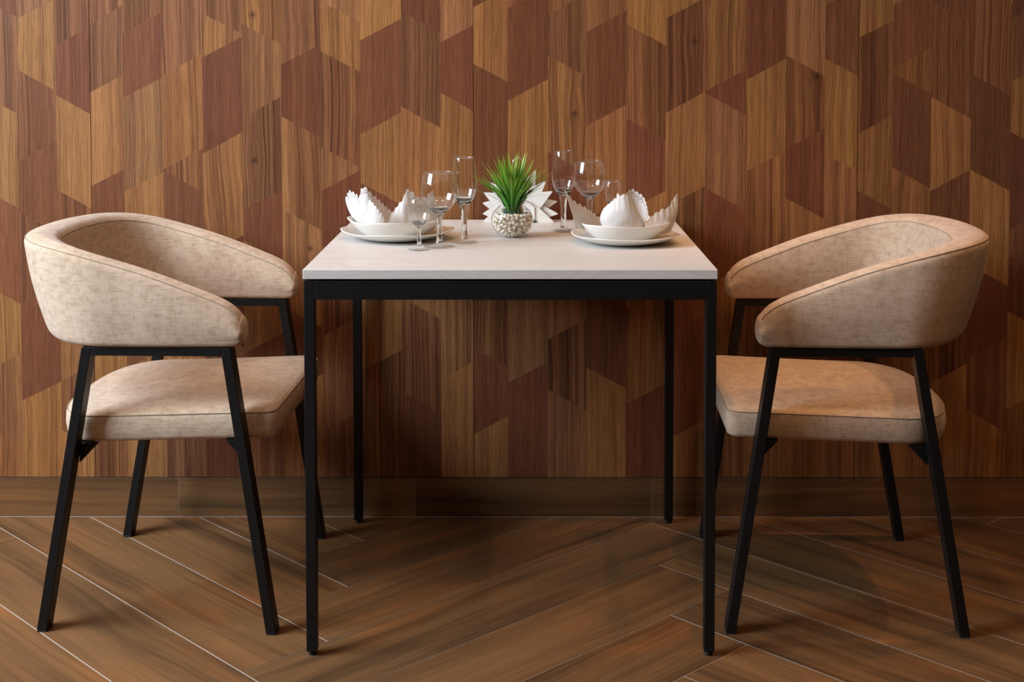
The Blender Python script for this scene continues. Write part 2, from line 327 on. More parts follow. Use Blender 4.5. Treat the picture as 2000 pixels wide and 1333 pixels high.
# ------------------------------------------------------------------ back wall: veneer marquetry in tall columns
KIND = [   # colour, figure strength, waviness: light, pinkish, middle, dark striped, plain red, knotty
 ((.365,.155,.049), .62, .40), ((.335,.142,.053), .72, .22), ((.285,.113,.041), .82, .30),
 ((.262,.103,.040), .95, .30), ((.198,.067,.028), .40, .20), ((.312,.129,.042), .80, .60)]
def build_wall():
    rnd = random.Random(7)
    xs = list(WALL_X); cols = [(p, list(l)) for p, l in WALL_COLS]
    def random_col():
        z = 1.33; ls = []; p = [rnd.choice((0, 3, 4))]
        while z > .2:
            ls.append((z, z - .052) if rnd.random() < .5 else (z - .052, z)); z -= rnd.uniform(.15, .27)
            p.append(rnd.choice([c for c in range(6) if c != p[-1]]))
        return p, ls
    while xs[0] > -3.6:
        xs.insert(0, xs[0] - rnd.choice((.098, .0985, .083))); cols.insert(0, random_col())
    while xs[-1] < 3.6:
        xs.append(xs[-1] + rnd.choice((.098, .0985, .083))); cols.append(random_col())
    seams = [WALL_X[3], WALL_X[13], WALL_X[23]]
    pitch = WALL_X[13] - WALL_X[3]
    seams += [WALL_X[3] - pitch, WALL_X[3] - 2*pitch, WALL_X[23] + pitch, WALL_X[23] + 2*pitch]
    b = MB(); fc = []; fp = []
    zt, zb = 3.0, .103
    for i, (p, ls) in enumerate(cols):
        x0, x1 = xs[i], xs[i+1]
        if any(abs(x0 - s) < 1e-4 for s in seams): x0 += .0007
        if any(abs(x1 - s) < 1e-4 for s in seams): x1 -= .0007
        # continue the column upwards, over the photographed part
        up = []; pu = []; z = max(ls[0]) + rnd.uniform(.12, .25); last = p[0]
        while z < zt - .1:
            up.insert(0, (z, z - .052) if rnd.random() < .5 else (z - .052, z)); last = rnd.choice([c for c in range(6) if c != last])
            pu = [last] + pu; z += rnd.uniform(.16, .27)
        full = [(zt, zt)] + up + ls + [(zb, zb)]; kinds = pu + p
        for j, kd in enumerate(kinds):
            (a0, a1), (b0, b1) = full[j], full[j+1]
            a0, a1 = max(a0, zb), max(a1, zb); b0, b1 = max(b0, zb), max(b1, zb)
            b0, b1 = min(a0, b0), min(a1, b1)
            if a0 - b0 < 1e-4 and a1 - b1 < 1e-4: continue
            q = [(x0, YW, b0), (x1, YW, b1), (x1, YW, a1), (x0, YW, a0)]
            if a0 - b0 < 1e-4: q = [q[0], q[1], q[2]]
            elif a1 - b1 < 1e-4: q = [q[0], q[1], q[3]]
            b.add(q, [tuple(range(len(q)))])
            c, st, wv = KIND[kd]; g = rnd.uniform(.88, 1.12)
            fc.append((c[0]*g*rnd.uniform(.97,1.03), c[1]*g*rnd.uniform(.96,1.04), c[2]*g*rnd.uniform(.94,1.06), 1)); fp.append((rnd.uniform(0, 9), st*rnd.uniform(.8, 1.2), wv*rnd.uniform(.6, 1.4)))
    nf = len(b.f)
    # panel body behind the veneer, seen only in the joints
    b.box(-3.7, 3.7, YW + .0015, YW + .12, zb, zt)
    fc += [(.02,.01,.006,1)]*6; fp += [(0,0,0)]*6
    me = b.mesh('wall_back', VENEER, recalc=False)
    a = me.attributes.new('vcol', 'FLOAT_COLOR', 'FACE'); v = me.attributes.new('vparm', 'FLOAT_VECTOR', 'FACE')
    for i in range(len(me.polygons)):
        a.data[i].color = fc[i]; v.data[i].vector = fp[i]
    o = bpy.data.objects.new('wall_back', me); COL.objects.link(o); tag(o, kind='structure'); return o
build_wall()

# ------------------------------------------------------------------ floor: herringbone planks 6 : 1
def plank_col(rnd):
    g = rnd.uniform(.8, 1.2); w = rnd.uniform(-.02, .05)
    return (.205*g*(1+w), .095*g, .036*g*(1-w), 1)
def build_floor():
    rnd = random.Random(3); U = .1977; A0, B0 = -.3066, .7735; ang = math.radians(-45.862); g = .0011
    d = Vector((math.cos(ang), math.sin(ang))); n = Vector((-d.y, d.x))
    b = MB(); cols = []; uvs = []; X0, X1, Y0, Y1 = -3.4, 3.4, -3.2, YW + .0
    def clip(poly):
        for ax, lim, sg in ((0, X0, 1), (0, X1, -1), (1, Y0, 1), (1, Y1, -1)):
            out = []
            for i in range(len(poly)):
                p, q = poly[i], poly[(i+1) % len(poly)]; fp, fq = (p[ax]-lim)*sg, (q[ax]-lim)*sg
                if fp >= 0: out.append(p)
                if fp*fq < 0:
                    t = fp/(fp-fq); out.append(tuple(p[k] + (q[k]-p[k])*t for k in range(4)))
            poly = out
            if len(poly) < 3: return []
        return poly
    for i in range(-34, 34):
        for j in range(-34, 34):
            s = (i + j) % 12; kinds = []
            if s == 0: kinds.append((i, i+6, j, j+1, 0))
            if s == 6: kinds.append((i, i+1, j, j+6, 1))
            for i0, i1, j0, j1, vert in kinds:
                a0, a1, b0, b1 = A0+i0*U+g, A0+i1*U-g, B0+j0*U+g, B0+j1*U-g
                ou, ov = rnd.uniform(0, 50), rnd.uniform(0, 50); poly = []
                for a, bb in ((a0,b0),(a1,b0),(a1,b1),(a0,b1)):
                    p = d*a + n*bb; u, v = (bb-b0, a-a0) if vert else (a-a0, bb-b0)
                    poly.append((p.x, p.y, u+ou, v+ov))
                poly = clip(poly)
                if not poly: continue
                b.add([(p[0], p[1], 0) for p in poly], [tuple(range(len(poly)))])
                cols.append(plank_col(rnd)); uvs.append([(p[2], p[3]) for p in poly])
    me = b.mesh('floor', TILE, recalc=False); me.materials.append(GROUT)
    nb = len(me.polygons)
    bm = bmesh.new(); bm.from_mesh(me)
    vs = [bm.verts.new(c) for c in ((X0,Y0,-.0008),(X1,Y0,-.0008),(X1,Y1+.12,-.0008),(X0,Y1+.12,-.0008),(X0,Y0,-.08),(X1,Y0,-.08),(X1,Y1+.12,-.08),(X0,Y1+.12,-.08))]
    for f in ((0,1,2,3),(7,6,5,4),(4,5,1,0),(5,6,2,1),(6,7,3,2),(7,4,0,3)):
        bm.faces.new([vs[k] for k in f]).material_index = 1
    bm.to_mesh(me); bm.free()
    a = me.attributes.new('vcol', 'FLOAT_COLOR', 'FACE'); ul = me.uv_layers.new(name='UVMap')
    for k, p in enumerate(me.polygons):
        a.data[k].color = cols[k] if k < nb else (0,0,0,1)
        if k < nb:
            for li, uvv in zip(p.loop_indices, uvs[k]): ul.data[li].uv = uvv
    o = bpy.data.objects.new('floor', me); COL.objects.link(o); tag(o, kind='structure')
build_floor()
def build_skirting():
    rnd = random.Random(5); b = MB(); cols = []; uvs = []; y = YW + .0004; xs = [-.2505 + .6*k for k in range(-6, 7)]
    for k in range(len(xs)-1):
        x0, x1 = xs[k] + .0008, xs[k+1] - .0008; ou, ov = rnd.uniform(0, 40), rnd.uniform(0, 40); z0, z1 = .0022, .1005
        b.add([(x0,y,z0),(x1,y,z0),(x1,y,z1),(x0,y,z1)], [(0,1,2,3)]); cols.append(plank_col(rnd)); uvs.append([(ou,ov),(ou+.6,ov),(ou+.6,ov+.1),(ou,ov+.1)])
    me = b.mesh('baseboard_back', TILE, recalc=False); me.materials.append(GROUT)
    bm = bmesh.new(); bm.from_mesh(me); y0, y1 = y + .0009, y + .11
    vs = [bm.verts.new(c) for c in ((-3.7,y0,0),(3.7,y0,0),(3.7,y1,0),(-3.7,y1,0),(-3.7,y0,.1),(3.7,y0,.1),(3.7,y1,.1),(-3.7,y1,.1))]
    for f in ((0,3,2,1),(4,5,6,7),(0,1,5,4),(1,2,6,5),(2,3,7,6),(3,0,4,7)): bm.faces.new([vs[q] for q in f]).material_index = 1
    bm.to_mesh(me); bm.free()
    a = me.attributes.new('vcol', 'FLOAT_COLOR', 'FACE'); ul = me.uv_layers.new(name='UVMap')
    for k, p in enumerate(me.polygons):
        a.data[k].color = cols[k] if k < len(cols) else (0,0,0,1)
        if k < len(uvs):
            for li, uvv in zip(p.loop_indices, uvs[k]): ul.data[li].uv = uvv
    o = bpy.data.objects.new('baseboard_back', me); COL.objects.link(o); tag(o, kind='structure')
build_skirting()

# ------------------------------------------------------------------ table
def build_table():
    t = thing('dining_table', 'square dining table with a whitewashed wooden top on a thin black metal frame', 'table')
    th = .0187; w = .4; D = .775
    b = MB(); b.box(-w, w, 0, D, H - th, H); b.build('tabletop', WWOOD, t, bevel=.0012)
    zt = H - th - .0035; zr = zt - .0365; lw, ld = .0205, .025; e = .0015
    b = MB(); b.box(-w+.02, w-.02, .02, D-.02, zt-.001, H-th); b.build('spacer', BLACK, t)
    fx, bx, y0, y1 = w - e, w - e, e, D - e
    b = MB(); b.box(-fx+lw, fx-lw, y0, y0+ld, zr, zt); b.build('apron_rail', BLACK, t, bevel=.001)
    b = MB(); b.box(-fx+lw, fx-lw, y1-ld, y1, zr, zt); b.build('apron_rail', BLACK, t, bevel=.001)
    for s in (-1, 1):
        xa, xb = sorted((s*fx, s*(fx-lw)))
        b = MB(); b.box(xa, xb, y0+ld, y1-ld, zr, zt); b.build('apron_rail', BLACK, t, bevel=.001)
        for ya, yb in ((y0, y0+ld), (y1-ld, y1)):
            b = MB(); b.box(xa, xb, ya, yb, .009, zt); lg = b.build('leg', BLACK, t, bevel=.0012)
            b = MB(); cx, cy = (xa+xb)/2, (ya+yb)/2
            b.lathe([(0,0),(.0075,0),(.0085,.002),(.0085,.006),(.004,.007),(.004,.0095),(0,.0095)], 20, (cx, cy, 0)); b.build('foot_glide', RUBBER, lg, smooth=True)
build_table()

# ------------------------------------------------------------------ armchair
ZT = [(-.345,.800),(-.28,.797),(-.20,.787),(-.10,.765),(0,.735),(.09,.701),(.13,.685),(.155,.672),(.170,.659),(.179,.646),(.184,.634),(.186,.626)]
ZB = [(.155,.587),(.170,.589),(.179,.594),(.184,.601),(.186,.606)]
def shell_sections():
    """cross-sections of the wrap-around backrest, from one arm tip round to the other"""
    path = []
    xs = [.1775, .1765, .175, .172, .1685, .164, .158, .148, .135, .12, .10, .075, .05, .02, -.01, -.04, -.07]
    side = [('a', x) for x in xs] + [('e', k*PI/2/14) for k in range(0, 15)]
    for sg in (-1, 1):
        part = []
        for kind, q in side:
            if kind == 'a': part.append((q, 0, kind))
            else: part.append((None, q, kind))
        path.append(part)
    XB = -.10
    def plan(kind, q, top):
        """outer plan point (x, |y|)"""
        if kind == 'a': return Vector((q, lerp(.2995, .300, top) - .006*max(0, (q-.02)/.16)))
        a, n = (.188, 2.05) if not top else (.238, 2.45)
        c, s = math.cos(q), math.sin(q)
        return Vector((XB - a*abs(s)**(2/n), .30*abs(c)**(2/n)))
    def sect(kind, q, sg):
        pb, pt = plan(kind, q, 0), plan(kind, q, 1)
        xm = pt.x
        if kind == 'a': zt = interp(ZT, q); zb = interp(ZB, q) if q > .150 else .587
        else: zt = interp(ZT, xm); zb = .587
        # inward normal in plan
        if kind == 'a': nin = Vector((0, -1))
        else:
            e = 1e-3; q0, q1 = max(q-e, 1e-4), min(q+e, PI/2-1e-4)
            d = plan(kind, q1, 1) - plan(kind, q0, 1); nin = Vector((-d.y, d.x)).normalized()
            if nin.dot(Vector((XB, 0)) - pt) < 0: nin = -nin
        back = 0 if kind == 'a' else min(1, q/(PI/2)*1.25)
        tt = lerp(.054, .082, back); tb = lerp(.052, .066, back)
        h = zt - zb; r = min(.021, h*.48); rb = min(lerp(.012, .024, back), h*.48)
        pts = []; mk = {}
        def P(off, z):
            w = max(0, min(1, (z - .587)/.213)); base = pb.lerp(pt, w); p = base + nin*off
            # gentle cushion bulge
            return Vector((p.x, sg*p.y, z))
        def T(z): return lerp(tb, tt, max(0, min(1, (z-.587)/.213)))
        K = 4
        for k in range(K+1):                                   # outer bottom corner
            a = PI/2*k/K; pts.append(P(rb*(1-math.sin(a)), zb + rb*(1-math.cos(a))))
        for k in range(1, 8):                                  # outer wall
            f = k/8; z = lerp(zb+rb, zt-r, f); pts.append(P(-.005*math.sin(PI*f), z))
        mk['seam_out'] = len(pts) + 2
        for k in range(K+1):
            a = PI/2*k/K; pts.append(P(r*(1-math.cos(a)), zt - r + r*math.sin(a)))
        t = T(zt)
        for k in range(1, 4): f = k/4; pts.append(P(lerp(r, t-r, f), zt + .003*math.sin(PI*f)*min(1, h/.05)))
        for k in range(K+1):
            a = PI/2*k/K; pts.append(P(t - r + r*math.sin(a), zt - r + r*math.cos(a)))
        mk['seam_in'] = len(pts) - 2
        for k in range(1, 8):
            f = k/8; z = lerp(zt-r, zb+rb, f); pts.append(P(T(z) + .006*math.sin(PI*f), z))
        t = T(zb)
        for k in range(K+1):
            a = PI/2*k/K; pts.append(P(t - rb + rb*math.cos(a), zb + rb - rb*math.sin(a)))
        for k in range(1, 3): pts.append(P(lerp(t-rb, rb, k/3), zb))
        return pts, mk
    rows = []; marks = None
    for kind, q in side: r, marks = sect(kind, q, -1); rows.append(r)
    for kind, q in reversed(side[:-1]): r, marks = sect(kind, q, 1); rows.append(r)
    for end in (0, -1):                                        # close the nose with a soft cap
        c = sum(rows[end], Vector())/len(rows[end])
        base = list(rows[end]); caps = [[c + (p - c)*f + Vector((dx, 0, 0)) for p in base] for f, dx in ((.96, .0028), (.85, .0054), (.66, .0078), (.42, .0093), (.14, .0099))]
        if end == 0: rows = list(reversed(caps)) + rows
        else: rows = rows + caps
    return rows, marks
def build_chair(label, loc, rz):
    c = thing('armchair', label, 'chair', loc, rz, 'upholstered armchairs at the table')
    # seat cushion
    plan = []
    hw, fx, bx0, a = .248, .239, -.105, .135
    rr = .024
    for k in range(7): an = PI/2*k/6; plan.append((fx - rr + rr*math.cos(an), hw - rr + rr*math.sin(an)))
    for k in range(1, 6): plan.append((lerp(fx-rr, bx0, k/6), hw))
    for k in range(0, 17):
        an = PI/2*k/16; plan.append((bx0 - a*abs(math.sin(an))**(2/2.7), hw*abs(math.cos(an))**(2/2.7)))
    plan += [(x, -y) for x, y in reversed(plan[:-1])]
    for k in range(1, 8): plan.append((fx, lerp(-(hw-rr), hw-rr, k/8)))
    def ring(ins, dz, cz=0):
        out = []
        for x, y in plan:
            L = math.hypot(x, y); f = max(0.0, 1 - ins/L); px, py = x*f, y*f
            out.append((px, py, .3851 + .034*px + dz))
        return out
    rows = [ring(.2, 0), ring(.02, 0), ring(.008, .0), ring(.002, .003), ring(0, .009), ring(-.003, .026), ring(-.002, .044), ring(.0, .050), ring(.003, .0545), ring(.010, .059), ring(.03, .064), ring(.07, .069), ring(.12, .0725), ring(.17, .074), ring(.21, .0745)]
    b = MB(); b.grid(rows, closed_u=True); n = len(plan); b.f.append(tuple(range(n-1,-1,-1))); b.f.append(tuple((len(rows)-1)*n + k for k in range(n)))
    seat = b.build('seat', FABRIC, c, smooth=True)
    b = MB(); b.tube([Vector(p) for p in ring(.0006, .0535)], .0010, 6, closed=True); b.build('seam', SEAM, seat, smooth=True)
    # backrest
    rows, mk = shell_sections()
    b = MB(); b.grid(rows, closed_u=True); m = len(rows[0])
    b.f.append(tuple(range(m-1,-1,-1))); b.f.append(tuple((len(rows)-1)*m + k for k in range(m)))
    back = b.build('backrest', FABRIC, c, smooth=True, sub=1)
    for key in ('seam_out', 'seam_in'):
        b = MB(); b.tube([r[mk[key]] for r in rows[6:-6]], .0010, 6); b.build('seam', SEAM, back, smooth=True)
    # frame: two side frames of flat tube, legs splayed fore and aft
    lw, ld, zt = .0195, .038, .5865; yo = .290
    for s in (-1, 1):
        ya, yb = sorted((s*yo, s*(yo-ld)))
        for xt, xb_, inn in ((.158, .245, -1), (-.144, -.245, 1)):
            L = [(xb_, ya, .004), (xb_ + inn*lw*1.03, ya, .004), (xb_ + inn*lw*1.03, yb, .004), (xb_, yb, .004)]
            T = [(xt, ya, zt), (xt + inn*lw*1.03, ya, zt), (xt + inn*lw*1.03, yb, zt), (xt, yb, zt)]
            if inn < 0: pass
            b = MB(); b.prism(L, T); lg = b.build('leg', BLACK, c, bevel=.0012)
            b = MB(); x0, x1 = sorted((xb_ + .0005*inn, xb_ + inn*(lw*1.03 - .0005))); b.box(x0, x1, ya+.0005, yb-.0005, 0, .0045); b.build('foot_cap', RUBBER, lg, bevel=.0008)
            # gusset under the seat
            f = .372/zt; xi = lerp(xb_, xt, f) + inn*lw
            b = MB(); yc0, yc1 = sorted((s*.252, s*.235)); zs = .3835 + .034*(xi+inn*.02)
            q = [(xi - inn*.002, zs), (xi + inn*.034, zs), (xi + inn*.026, zs-.008), (xi - inn*.004, zs-.040)]
            b.prism([(x, yc0, z) for x, z in q], [(x, yc1, z) for x, z in q]); b.build('bracket', BLACK, c, bevel=.0008)
        b = MB(); b.box(-.144 + lw, .158 - lw, ya, yb, .5695, zt); b.build('arm_rail', BLACK, c, bevel=.001)
    for x in (-.17, .155):
        b = MB(); z = .3838 + .034*x; b.box(x-.012, x+.012, -.237, .237, z-.016, z-.0005); b.build('seat_rail', BLACK, c, bevel=.001)
    return c
chair = build_chair('beige upholstered armchair left of the table, its back bright with daylight', (-.712, .394, 0), -.031)
ch2 = copy_tree(chair)
ch2.location = (.690, .385, 0); ch2.rotation_euler = (0, 0, PI - .033)
ch2['label'] = 'beige upholstered armchair right of the table, lamp shadows on its seat'

# ------------------------------------------------------------------ crockery
def coupe(name, label, cat, loc, rz, R, hgt, base, n_exp, lift, thick, group):
    """rounded-square coupe dish as one shell: outer wall up, lip, inner wall down"""
    prof_o = [(0,.0012),(base*.86,.0012),(base*.9,0),(base,0),(base*1.04,.0015)]
    N = 14
    for k in range(1, N+1):
        f = k/N; prof_o.append((lerp(base*1.04, R, f), .0015 + (hgt-.0015)*f**1.55))
    prof_i = []
    for k in range(N, 0, -1):
        f = k/N; prof_i.append((lerp(base*1.0, R - thick*.9, f), .0015 + thick*.9 + (hgt - .0015 - thick*.5)*f**1.55))
    prof_i += [(base*.97, .0022+thick), (base*.6, .0018+thick), (0, .0016+thick)]
    prof = prof_o + [(R + .0002, hgt + thick*.25)] + prof_i
    M = 96; rows = []
    for r, z in prof:
        row = []
        for k in range(M):
            a = 2*PI*k/M; se = (abs(math.cos(a))**n_exp + abs(math.sin(a))**n_exp)**(-1/n_exp)
            f = min(1, max(0, (r - base)/(R - base))); sc = lerp(1, se, f**.7)
            zz = z + lift*(f**2)*max(0, (se - 1)/(2**(.5-1/n_exp) - 1) if n_exp > 2 else 0)
            row.append((max(r,1e-5)*sc*math.cos(a), max(r,1e-5)*sc*math.sin(a), zz))
        rows.append(row)
    b = MB(); b.grid(rows, closed_u=True)
    o = b.build(name, PORC, smooth=True, loc=loc); o.rotation_euler = (0,0,rz)
    return tag(o, label, cat, group)
PL = (-.257, .432); PR = (.2485, .372)
coupe('plate', 'wide white plate lying directly on the table under the left bowl', 'plate', (*PL, H), math.radians(43), .119, .0185, .062, 2.5, .0045, .0035, 'white serving plates on the table')
coupe('plate', 'wide white plate lying directly on the table under the right bowl', 'plate', (*PR, H), math.radians(12), .115, .0185, .062, 2.6, .003, .0035, 'white serving plates on the table')
BL = (-.262, .43); BR = (.2465, .365)
zb = H + .0058
coupe('soup_bowl', 'deep white bowl on the left plate, holding a folded lacy napkin', 'bowl', (*BL, zb), math.radians(42), .100, .037, .052, 2.5, .005, .0032, 'deep white bowls on the plates')
coupe('soup_bowl', 'deep white bowl on the right plate, holding a three-peaked lacy napkin', 'bowl', (*BR, zb), math.radians(14), .097, .039, .052, 2.5, .003, .0032, 'deep white bowls on the plates')

# ------------------------------------------------------------------ folded lace napkins
def petal(b, cols, mid, nu=90, nv=46, bulge=.0, scallop=.0022, period=.0115, lace=None, saw=False, pull=.05):
    """one standing fold of a napkin; lace = (u0, u1) range that is punched with flower holes"""
    n = len(cols)
    def C(i, t):
        P = [cols[max(0, min(n-1, i+k))] for k in (-1, 0, 1, 2)]
        out = []
        for w in (0, 1):
            p0, p1, p2, p3 = (Vector(q[w]) for q in P)
            out.append(.5*((2*p1) + (p2-p0)*t + (2*p0-5*p1+4*p2-p3)*t*t + (3*p1-p0-3*p2+p3)*t**3))
        return out
    # arc length of the top edge for the scallops
    tops = []; bots = []
    for k in range(nu+1):
        f = k/nu*(n-1); i = min(n-2, int(f)); bo, to = C(i, f-i); tops.append(to); bots.append(bo)
    s = [0]
    for k in range(nu): s.append(s[-1] + (tops[k+1]-tops[k]).length)
    rows = []
    for k in range(nu+1):
        to, bo = tops[k], bots[k]
        ph = (s[k]/period) % 1
        sc = scallop*(abs(math.sin(PI*ph))*2-1) if not saw else scallop*math.tanh(2.6*math.sin(2*PI*ph))
        up = (to - bo).normalized(); hgt = (to-bo).length
        a = tops[max(0,k-1)]; c = tops[min(nu,k+1)]; tang = (c-a); nrm = Vector((tang.y, -tang.x, 0))
        if nrm.length < 1e-9: nrm = Vector((0,-1,0))
        nrm.normalize()
        if nrm.y > 0: nrm = -nrm
        low = bo.lerp(Vector((mid[0], mid[1], bo.z)), pull) - Vector((0,0,.011)); row = []
        for j in range(nv+1):
            v = j/nv; p = low.lerp(to + up*sc*min(1, hgt/.02), v)
            p = p + nrm*(bulge*math.sin(PI*min(1, v*1.02))) + nrm*.0015*mnoise.noise(p*55)
            row.append(p)
        rows.append(row)
    base = len(b.v); fs = []
    holes = []
    if lace:
        u0, u1 = lace; L0, L1 = s[int(u0*nu)], s[int(u1*nu)]; q = L0 + .006
        while q < L1:
            holes.append((q, .0085)); q += .0145
    def punched(sl, dz):
        for hs, hd in holes:
            dx, dy = sl - hs, dz - hd; r = math.hypot(dx, dy)
            if .0022 < r < .0052:
                a = (math.atan2(dy, dx) % (PI/3)) - PI/6
                if abs(a)*r < .00085: return True
            dx, dy = sl - hs - .00725, dz - .0105
            if math.hypot(dx, dy) < .0014: return True
            dx, dy = sl - hs - .00725, dz - .0045
            if math.hypot(dx, dy*1.3) < .001: return True
        return False
    nv1 = nv + 1
    for r in rows: b.v += [tuple(p) for p in r]
    for k in range(nu):
        for j in range(nv):
            sl = (s[k]+s[k+1])/2; tp = rows[k][nv]; mid = (rows[k][j]+rows[k+1][j+1])/2
            if holes and punched(sl, (tp-mid).length): continue
            b.f.append((base+k*nv1+j, base+(k+1)*nv1+j, base+(k+1)*nv1+j+1, base+k*nv1+j+1))
def napkin(label, mid, petals):
    b = MB()
    for key, kw in petals: petal(b, PETALS[key], mid, **kw)
    o = b.build('cloth_napkin', LINEN, smooth=True, recalc=False)
    m = o.modifiers.new('solid', 'SOLIDIFY'); m.thickness = .0005; m.offset = 0
    return tag(o, label, 'napkin', 'lace-edged napkins in the bowls')
napkin('white lace-edged napkin standing in the left bowl, two ragged peaks with a rolled fold between', BL, [
    ('LA', dict(nu=150, nv=90, bulge=.004, scallop=.0024, period=.0165, lace=(.04,.62), saw=True, pull=.14)), ('LB', dict(bulge=.003, scallop=.002, period=.010)), ('LC', dict(nu=130, bulge=.006, scallop=.0024, period=.0175, saw=True))])
napkin('white lace-edged napkin standing in the right bowl, domed middle between two pointed wings', BR, [
    ('RA', dict(bulge=.004, scallop=.0022, period=.0165, saw=True)), ('RB', dict(bulge=.010, scallop=.0016, period=.011)),
    ('RC', dict(nu=150, nv=90, bulge=.003, scallop=.0022, period=.0105, lace=(.28,.95))), ('RD', dict(bulge=.008, scallop=.0020, period=.0165, saw=True))])

# ------------------------------------------------------------------ stemware
def wine_glass(name, label, cat, x, y, bowl, stem, foot, group):
    """bowl: inner-to-outer wall profile (r, z); stem: solid from foot to the cup of the bowl; foot: disc"""
    t = thing(name, label, cat, (x, y, H), 0, group)
    b = MB(); out = bowl; inn = [(max(r - .0011, 0), z + .0003) for r, z in reversed(bowl)]
    inn = [p for p in inn if p[0] > .004]
    b.lathe(out + [(out[-1][0]-.0005, out[-1][1]+.0006)] + inn + [(0, inn[-1][1] - .0005)], 56); b.build('bowl', TGLASS, t, smooth=True)
    b = MB(); b.lathe(stem, 40); b.build('stem', GLASS, t, smooth=True)
    b = MB(); b.lathe(foot, 56); b.build('foot', TGLASS, t, smooth=True)
    rr, rz = bowl[-1]; b = MB(); b.tube([(rr-.0006)*Vector((math.cos(2*PI*k/64), math.sin(2*PI*k/64), 0)) + Vector((0, 0, rz+.0004)) for k in range(64)], .00085, 8, closed=True); b.build('rim', GLASS, t, smooth=True)
    # the thick floor of the bowl
    z0 = bowl[0][1]; zc = z0 + (rz - z0)*.15; tab = [(z, r) for r, z in bowl]
    o = [(max(.0005, interp(tab, lerp(z0, zc, k/12)) - .0013), lerp(z0, zc, k/12) + .0006) for k in range(13)]; R1 = o[-1][0]; zi = lerp(z0, zc, .42)
    i = [(R1*(1-k/12), zi + (zc - zi)*(1-k/12)**2.2 + .0006) for k in range(1, 13)]
    b = MB(); b.lathe([(0, o[0][1])] + o + i, 48); b.build('bowl_floor', GLASS, t, smooth=True)
    return t
def smooth_prof(pts, n=40):
    pts = sorted(pts, key=lambda p: p[1]); z0, z1 = pts[0][1], pts[-1][1]; tab = [(z, r) for r, z in pts]
    return [(max(0, interp(tab, lerp(z0, z1, k/n))), lerp(z0, z1, k/n)) for k in range(n+1)]
def foot_prof(R, r): return [(0,.0003),(R*.9,.0003),(R,.0009),(R,.0019),(R*.93,.0026),(R*.6,.0042),(R*.35,.0062),(r*1.25,.0085),(0,.0085)]
def g_small(label, x, y):
    return wine_glass('liqueur_glass', label, 'glass', x, y,
        smooth_prof([(.0050,.0515),(.0110,.0535),(.0165,.0590),(.0215,.0685),(.0238,.0790),(.0238,.0900),(.0225,.1010),(.0212,.1080)]),
        [(0,.0086)] + smooth_prof([(.0062,.0086),(.0048,.014),(.0042,.026),(.0044,.040),(.0056,.048),(.0090,.0530),(.0135,.0565)], 24) + [(0,.0575)],
        foot_prof(.0243, .0050), 'small liqueur glasses')
def g_wine(label, x, y):
    return wine_glass('wine_glass', label, 'glass', x, y,
        smooth_prof([(.0060,.0735),(.0150,.0765),(.0250,.0840),(.0345,.0960),(.0392,.1090),(.0403,.1220),(.0388,.1380),(.0360,.1520),(.0340,.1600)]),
        [(0,.0086)] + smooth_prof([(.0085,.0086),(.0070,.016),(.0056,.026),(.0055,.045),(.0065,.062),(.0100,.0725),(.0170,.0782)], 24) + [(0,.0795)],
        foot_prof(.0338, .0068), 'large wine glasses')
def g_flute(label, x, y):
    return wine_glass('champagne_flute', label, 'glass', x, y,
        smooth_prof([(.0085,.0850),(.0150,.0900),(.0215,.0990),(.0258,.1110),(.0276,.1250),(.0278,.1400),(.0266,.1580),(.0248,.1760),(.0235,.1870)]),
        [(0,.0086)] + smooth_prof([(.0078,.0086),(.0066,.018),(.0062,.035),(.0070,.055),(.0086,.074),(.0125,.0865),(.0165,.0905)], 24) + [(0,.0915)],
        foot_prof(.0318, .0066), 'champagne flutes')
g_small('small liqueur glass at the left setting, nearest the table front', -.1953, .262)
g_wine('round wine glass behind the small glass at the left setting', -.1548, .305)
g_flute('tall champagne flute close to the left of the grass plant', -.1045, .368)
g_flute('tall champagne flute right of the grass plant', .1192, .560)
g_wine('round wine glass behind the left wing of the right napkin', .1822, .605)
g_small('small liqueur glass behind the domed middle of the right napkin', .2405, .650)

# ------------------------------------------------------------------ fish-bowl vase with pebbles and artificial grass
VX, VY = 0.0, .4635
VA, VC, VZ = .0480, .0405, .0385                       # half width, half height, centre height of the bowl
def build_vase():
    t = thing('fishbowl_vase', 'round clear glass bowl filled with pebbles at the middle of the table', 'vase', (VX, VY, H))
    z0, z1 = -.93, .80; prof = []
    for k in range(33):
        s = lerp(math.asin(z0), math.asin(z1), k/32); prof.append((VA*math.cos(s), VZ + VC*math.sin(s)))
    zb_ = prof[0][1]; prof = [(r, z - zb_) for r, z in prof]
    inn = [((r - .0014), z + .0012) for r, z in reversed(prof)]
    b = MB(); b.lathe([(0, 0)] + prof + [(prof[-1][0]-.0005, prof[-1][1]+.0012)] + inn + [(0, inn[-1][1])], 64)
    b.build('glass_bowl', TGLASS, t, smooth=True)
    return zb_, prof[-1]
zoff, rimp = build_vase()
def pebble_mesh(rnd, k):
    bm = bmesh.new(); bmesh.ops.create_icosphere(bm, subdivisions=2, radius=1)
    off = Vector((rnd.uniform(0,50),)*3)
    for v in bm.verts:
        c = v.co.normalized(); f = 1 + .34*mnoise.noise(c*1.5 + off) + .14*mnoise.noise(c*3.2 + off); v.co = c*f
        v.co.x *= 1.0; v.co.y *= .84; v.co.z *= .74
    me = bpy.data.meshes.new('pebble'); bm.to_mesh(me); bm.free()
    for p in me.polygons: p.use_smooth = True
    me.materials.append(PEBBLE); return me
